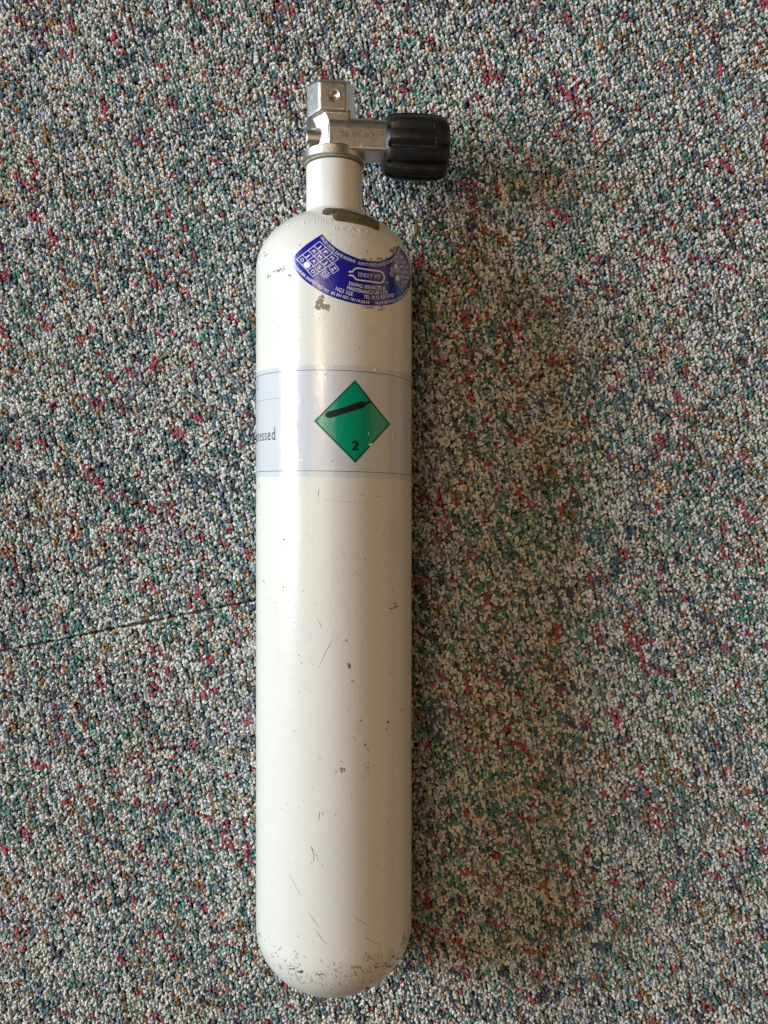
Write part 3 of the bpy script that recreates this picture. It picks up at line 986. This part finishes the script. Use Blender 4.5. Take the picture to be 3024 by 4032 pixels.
    put('NG3 1GE', [Z3((1200, 1512)), Z3((1400, 1592)), Z3((1598, 1645))], 15)
    put('TEL: 0115 929 0707', [Z4(p) for p in ((425, 1345), (600, 1365), (800, 1368), (960, 1350), (1142, 1310))], 14)
sticker()

# ------------------------------------------------------------------ stamps, bare patch and wear on the tank
Z5 = lambda p: (1100 + p[0] / 3.072, 780 + p[1] / 3.072)
def emboss(s, path, cap, bold=0.0):
    V, Fc = text_on_path(s, path, cap, 0.0, -0.03, emboss=(0.05, 0.03))
    return mesh_obj('stamped_lettering', V, Fc, M['paint'], tank, autosmooth=30)
emboss('B E A V E R', [Z5(p) for p in ((662, 365), (800, 370), (920, 385), (1020, 398), (1120, 418), (1205, 442))], 16)
emboss('3. 3MM', [Z5(p) for p in ((258, 298), (345, 290), (450, 275), (560, 266), (640, 266))], 15)
emboss('7', [Z5((88, 338)), Z5((130, 318))], 14)
emboss('B', [Z5((1302, 470)), Z5((1332, 490))], 13)

def patch(outline, mat, name, parent, off, jag, seed):
    rng = np.random.default_rng(seed)
    q = resample(list(outline) + [outline[0]], 110)[:-1]
    q = q + rng.normal(0, jag, q.shape)
    P, Fc = fill_poly(q)
    return mesh_obj(name, on_tank(P, off), Fc, mat, parent)
patch([Z5(p) for p in ((640, 196), (648, 232), (690, 274), (800, 290), (950, 315), (1100, 357), (1198, 393), (1207, 330), (1192, 285), (1120, 242), (1000, 183), (870, 142), (780, 127), (690, 122), (578, 118), (532, 142), (516, 186), (545, 202), (600, 206))],
      M['rough'], 'bare_metal_patch', tank, 0.06, 0.45, 2)
patch([Z5(p) for p in ((640, 196), (646, 226), (660, 255), (690, 274), (800, 290), (950, 315), (1100, 357), (1190, 390), (1202, 388), (1207, 330), (1193, 287), (1150, 262), (1060, 226), (960, 202), (860, 188), (760, 182), (680, 184))],
      M['olive'], 'bronze_plate', tank, 0.10, 0.10, 3)
def dark(parts, name='stamp_marks'):
    return mesh_obj(name, *join(parts), M['olive_dark'], tank, smooth=False)
dark([stroke([Z5(p) for p in ((712, 205), (735, 190), (770, 198), (798, 215), (796, 262), (770, 278), (735, 268), (706, 250), (712, 205))], 2.6, 0.14, n=40),
      text_on_path('M', [Z5((728, 232)), Z5((778, 242))], 10, 0.14, 0.0),
      text_on_path('V', [Z5((835, 255)), Z5((865, 262))], 8, 0.14, 0.0),
      text_on_path('17', [Z5((905, 268)), Z5((985, 285))], 12, 0.14, 0.0),
      stroke([Z5((1012, 250)), Z5((1022, 305))], 2.5, 0.14)])
rg = random.Random(12)
dark([blob(*Z5((rg.uniform(560, 800), rg.uniform(128, 172))), rg.uniform(1.5, 5), rg.uniform(1, 2.4), 0.09, rg, rot=0.2) for _ in range(24)] +
     [blob(*Z5((x, 165 + (x - 830) * 0.30 + rg.uniform(-12, 12))), rg.uniform(2, 5), rg.uniform(1, 2.2), 0.125, rg, rot=0.4) for x in range(830, 1150, 20)], 'pitted_metal')

def flakes(name, mat, spec, seed):
    """spec rows: (cx, cy, rx, ry, count, size, stretch, rot) in photo pixels"""
    rg = random.Random(seed)
    parts = []
    for (cx, cy, rx, ry, n, sz, stx, rot) in spec:
        for _ in range(n):
            a, r = rg.random() * 6.283, math.sqrt(rg.random())
            s = sz * (0.35 + rg.random() ** 2 * 1.2)
            parts.append(blob(cx + rx * r * math.cos(a), cy + ry * r * math.sin(a), s * stx, s, 0.035 + 0.02 * rg.random(), rg, rg.choice((6, 7, 8)), 0.5, rot + rg.gauss(0, 0.25)))
    o = mesh_obj(name, *join(parts), mat, tank, smooth=False)
    o['kind'] = 'stuff'
    return o
HP = math.pi / 2
flakes('paint_chips', M['chip'], [
    (1262, 1172, 12, 6, 14, 4.5, 1.3, 0.3), (1256, 1195, 14, 14, 24, 5.0, 1.4, -0.6), (1280, 1205, 14, 10, 18, 4.6, 1.3, 0.4), (1250, 1213, 10, 5, 10, 4.0, 1.6, 0.2), (1290, 1215, 7, 7, 8, 3.6, 1.2, 0.7),
    (1105, 1065, 14, 8, 12, 4.0, 1.4, -0.6), (1138, 1082, 9, 5, 8, 4.2, 1.4, 0.2), (1060, 1088, 7, 9, 9, 3.4, 1.3, -0.9), (1085, 1070, 8, 6, 5, 2.6, 1.3, -0.5), (1115, 1055, 6, 5, 4, 3, 1.2, -.6), (1040, 1000, 10, 8, 6, 2, 1, 0),
    (1548, 985, 10, 10, 26, 4.5, 1.3, 1.0), (1560, 972, 5, 8, 10, 3.4, 1.2, 1.1), (1525, 1017, 8, 4, 8, 2.6, 1.5, -0.4), (1440, 1022, 22, 4, 14, 2.4, 1.5, 0.1), (1497, 1019, 14, 3, 12, 2.6, 1.4, 0.0),
    (1503, 1212, 12, 9, 10, 2.6, 1.6, 0.5), (1495, 1225, 14, 7, 8, 2.2, 1.5, 0.5)], 31)
flakes('dark_scuffs', M['scuff'], [
    (1374, 2620, 7, 11, 14, 2.6, 1.6, 1.0), (1347, 3033, 8, 9, 10, 2.2, 1.2, 0), (1355, 3030, 5, 6, 8, 2.4, 1.2, .3), (1325, 3036, 12, 8, 8, 1.6, 1.2, 0), (1423, 2841, 4, 7, 5, 2.0, 1.7, 1.0), (1527, 2843, 3, 4, 4, 2.6, 1.2, 0), (1521, 2871, 3, 2, 3, 2.2, 1.2, 0),
    (1437, 2935, 5, 8, 6, 1.6, 1.6, 1.0), (1448, 2948, 4, 4, 4, 1.8, 1.4, .8), (1452, 3010, 6, 60, 16, 1.6, 1.3, 1.2), (1434, 3040, 4, 50, 8, 1.3, 1.3, 1.4),
    (1122, 2148, 3, 5, 4, 3.0, 1.2, 1.0), (1118, 2125, 4, 4, 3, 2.4, 1.2, 1.0), (1116, 2310, 3, 35, 8, 1.5, 1.1, 1.3), (1362, 2525, 14, 5, 6, 2.0, 1.4, 0.2), (1389, 2680, 6, 5, 4, 1.5, 1.5, -.6),
    (1513, 1910, 60, 60, 6, 1.3, 1.3, .5), (1582, 2798, 8, 7, 6, 1.8, 1.5, -.4),
    (1450, 3893, 7, 4, 5, 4.5, 1.6, -0.5), (1300, 3700, 260, 90, 30, 1.2, 1.6, 1.0), (1480, 3810, 2, 3, 3, 3.4, 1, 0)], 5)
flakes('base_scuffs', M['mid'], [
    (1515, 3800, 45, 10, 30, 2.4, 1.9, -0.15), (1590, 3720, 14, 55, 36, 2.0, 2.0, 1.2), (1560, 3768, 18, 12, 18, 2.4, 1.6, -0.6), (1575, 3640, 20, 40, 12, 1.4, 1.6, 1.2),
    (1400, 3810, 20, 8, 18, 1.8, 2.0, 1.3), (1480, 3770, 30, 30, 16, 1.5, 1.8, 1.2), (1330, 3835, 120, 20, 26, 1.2, 2.1, 1.1), (1250, 3870, 60, 26, 24, 1.3, 2.4, 1.1), (1350, 3895, 110, 16, 22, 1.2, 2.0, 1.3),
    (1130, 3800, 60, 20, 26, 1.3, 2.0, 0.8), (1060, 3720, 26, 40, 16, 1.2, 1.8, 0.9), (1022, 3680, 6, 16, 8, 2.0, 1.6, 1.0)], 15)
flakes('faint_scuffs', M['faint'], [
    (1316, 3045, 260, 560, 90, 1.6, 1.8, 1.2), (1316, 2300, 270, 300, 60, 1.5, 1.8, 1.2), (1300, 1310, 250, 90, 24, 1.6, 1.8, .8), (1330, 3820, 200, 60, 90, 2.0, 2.4, 1.1), (1120, 3780, 70, 50, 30, 2.0, 2.2, .8), (1500, 3790, 80, 60, 50, 2.2, 2.2, 1.2),
    (1350, 960, 120, 40, 24, 1.6, 1.8, 1.2), (1180, 1090, 60, 40, 8, 2, 1.6, .4)], 6)
flakes('teal_scuff', M['teal'], [(1150, 3815, 12, 3, 12, 2.0, 2.6, 0.3), (1180, 3826, 14, 3, 14, 2.2, 2.8, 0.3), (1255, 3838, 18, 3, 12, 1.6, 2.6, 0.1)], 8)

def scratches(name, mat, lines):
    o = mesh_obj(name, *join([stroke(p, wd, 0.045 + 0.0007 * i, taper=True) for i, (p, wd) in enumerate(lines)]), mat, tank, smooth=False)
    o['kind'] = 'stuff'
Z6 = lambda p: (980 + p[0] / 2.37, 3300 + p[1] / 2.37)
Z7 = lambda p: (980 + p[0] / 2.37, 1900 + p[1] / 2.37)
rg = random.Random(77)
L1 = [([Z6((550, 688)), Z6((600, 755)), Z6((662, 838))], 3.0), ([Z6((618, 840)), Z6((660, 915)), Z6((700, 965)), Z6((752, 998))], 3.0), ([Z6((375, 330)), Z6((430, 440)), Z6((490, 550))], 2.0),
      ([Z6((965, 728)), Z6((1060, 785)), Z6((1150, 835))], 2.2), ([Z6((1080, 932)), Z6((1150, 965)), Z6((1245, 1010))], 2.2), ([Z6((1235, 960)), Z6((1215, 1060)), Z6((1190, 1160))], 2.2),
      ([Z6((1300, 1030)), Z6((1315, 1085)), Z6((1308, 1140))], 2.2), ([Z6((1440, 930)), Z6((1430, 985)), Z6((1450, 1040))], 2.4), ([Z6((1465, 770)), Z6((1490, 860)), Z6((1470, 980))], 2.0),
      ([Z6((425, 1240)), Z6((460, 1310)), Z6((490, 1365))], 2.6), ([Z6((385, 430)), Z6((383, 465)), Z6((405, 460))], 1.8), ([Z6((1210, 660)), Z6((1197, 690))], 2.4), ([Z6((1180, 232)), Z6((1210, 275))], 2.4)]
scratches('scratch_marks', M['faint'], L1)
L2 = [([Z7((655, 65)), Z7((648, 100)), Z7((650, 128))], 2.2), ([Z7((1262, 460)), Z7((1258, 480)), Z7((1266, 505))], 2.2), ([Z7((125, 905)), Z7((150, 938))], 2.6), ([Z7((640, 1275)), Z7((660, 1310)), Z7((680, 1362))], 1.4),
      ([Z7((790, 1450)), Z7((740, 1540)), Z7((700, 1620)), Z7((650, 1730))], 1.3), ([Z7((1030, 112)), Z7((1090, 118))], 1.8), ([Z7((1150, 122)), Z7((1240, 132))], 1.4), ([Z7((1310, 1770)), Z7((1325, 1800))], 1.8),
      ([Z6((580, 75)), Z6((600, 130))], 3.4), ([Z6((595, 120)), Z6((605, 160))], 2.4), ([Z6((610, 150)), Z6((600, 225))], 2.0), ([Z6((625, 140)), Z6((640, 180))], 2.0), ([Z6((630, 180)), Z6((650, 220))], 1.6), ([(1258, 3195), (1256, 3230)], 2.2), ([(1268, 3195), (1272, 3212)], 2.2),
      ([Z7((100, 20)), Z7((92, 55))], 1.6), ([Z3((340, 535)), Z3((385, 475))], 2.6), ([Z4((505, 250)), Z4((512, 325))], 2.4), ([Z4((735, 200)), Z4((735, 225))], 1.8), ([Z4((1005, 140)), Z4((1012, 180))], 2.0), ([Z4((262, 48)), Z4((264, 75))], 2.0)]
for k in range(26):                     # the dotted ring-shaped scrape below the label
    x = 700 + k * 27 + rg.uniform(-8, 8)
    y = 160 + (x - 700) * 0.085 + rg.uniform(-2, 2)
    if rg.random() < .8: L2.append(([Z7((x, y)), Z7((x + rg.uniform(8, 24), y + 2))], 1.3))
for k in range(9):                      # hatched scribble under the sticker
    x = 345 + k * 34
    L2.append(([Z4((x, 1550 + k * 4)), Z4((x + 70, 1590 + k * 6))], 1.6))
    if k > 3: L2.append(([Z4((x - 40, 1640)), Z4((x + 60, 1585))], 1.4))
scratches('scratch_marks', M['scuff'], L2)
L3 = []
for k in range(40):                     # short rubs round the bottom end
    x = rg.uniform(1130, 1560); y = 3840 + 40 * rg.random() - abs(x - 1320) * 0.14
    a = 1.15 + rg.gauss(0, .25); l = rg.uniform(5, 16)
    L3.append(([(x, y), (x + l * math.cos(a), y + l * math.sin(a))], rg.uniform(0.9, 1.9)))
scratches('scratch_marks', M['mid'], L3)

# smooth rectangle of old tape and a brown smear
patch(rpoly([Z7(p) for p in ((1308, 350), (1420, 350), (1422, 690), (1318, 690))], [14, 14, 14, 14]), M['residue'], 'tape_residue', tank, 0.05, 0.25, 4)
mesh_obj('brown_smear', *join([blob(1560, 2388, 8, 5, 0.06, rg, 10, .3, -.3), stroke([(1556, 2392), (1545, 2395), (1530, 2397)], 5, 0.05, taper=True), blob(1554, 2376, 8, 2.5, 0.06, rg, 8, .3), ]), M['chip'], tank, smooth=False)

# ------------------------------------------------------------------ lint lying on the pile
def floor_px(px, py, z):
    k = (CAMZ - z) / F_PX
    return np.array([(px - PCX) * k, (PCY - py) * k, z])
def lint(name, paths, rad, col, label):
    V, Fc = [], []
    for path in paths:
        p = np.array([floor_px(x, y, z) for (x, y, z) in path])
        t_ = np.linspace(0, 1, len(p)); tt = np.linspace(0, 1, 12)
        p = np.stack([np.interp(tt, t_, p[:, k]) for k in range(3)], 1)
        p[1:-1] = (p[:-2] + 2 * p[1:-1] + p[2:]) / 4
        d = np.gradient(p, axis=0); d /= np.linalg.norm(d, axis=1)[:, None]
        n1 = np.cross(d, [0, 0, 1.0]); n1 /= np.linalg.norm(n1, axis=1)[:, None]; n2 = np.cross(n1, d)
        b = len(V)
        for i in range(12):
            r = rad * (0.4 + 0.6 * math.sin(math.pi * (i + .5) / 12))
            for k in range(6):
                a = k * math.pi / 3
                V.append(p[i] + r * (math.cos(a) * n1[i] + math.sin(a) * n2[i]))
        Fc += [(b + i * 6 + k, b + i * 6 + (k + 1) % 6, b + (i + 1) * 6 + (k + 1) % 6, b + (i + 1) * 6 + k) for i in range(11) for k in range(6)]
    o = mesh_obj(name, V, Fc, mat_plain(name + '_fibre', col, 0.7, var=0.1))
    o['label'] = label
    o['category'] = 'lint'
lint('lint_scrap', [[(1815, 846, .9), (1821, 862, 1.5), (1828, 874, 1.2)], [(1813, 863, .9), (1823, 866, 1.5), (1830, 860, 1.1)]], 0.38, (0.85, 0.84, 0.80, 1), 'tiny white forked scrap of lint on the carpet below and right of the knob')
lint('stray_hair', [[(2508, 1910, .8), (2506, 1932, 1.7), (2500, 1950, 1.5), (2498, 1962, .7)]], 0.13, (0.62, 0.52, 0.36, 1), 'short tan hair lying on the carpet right of the label')
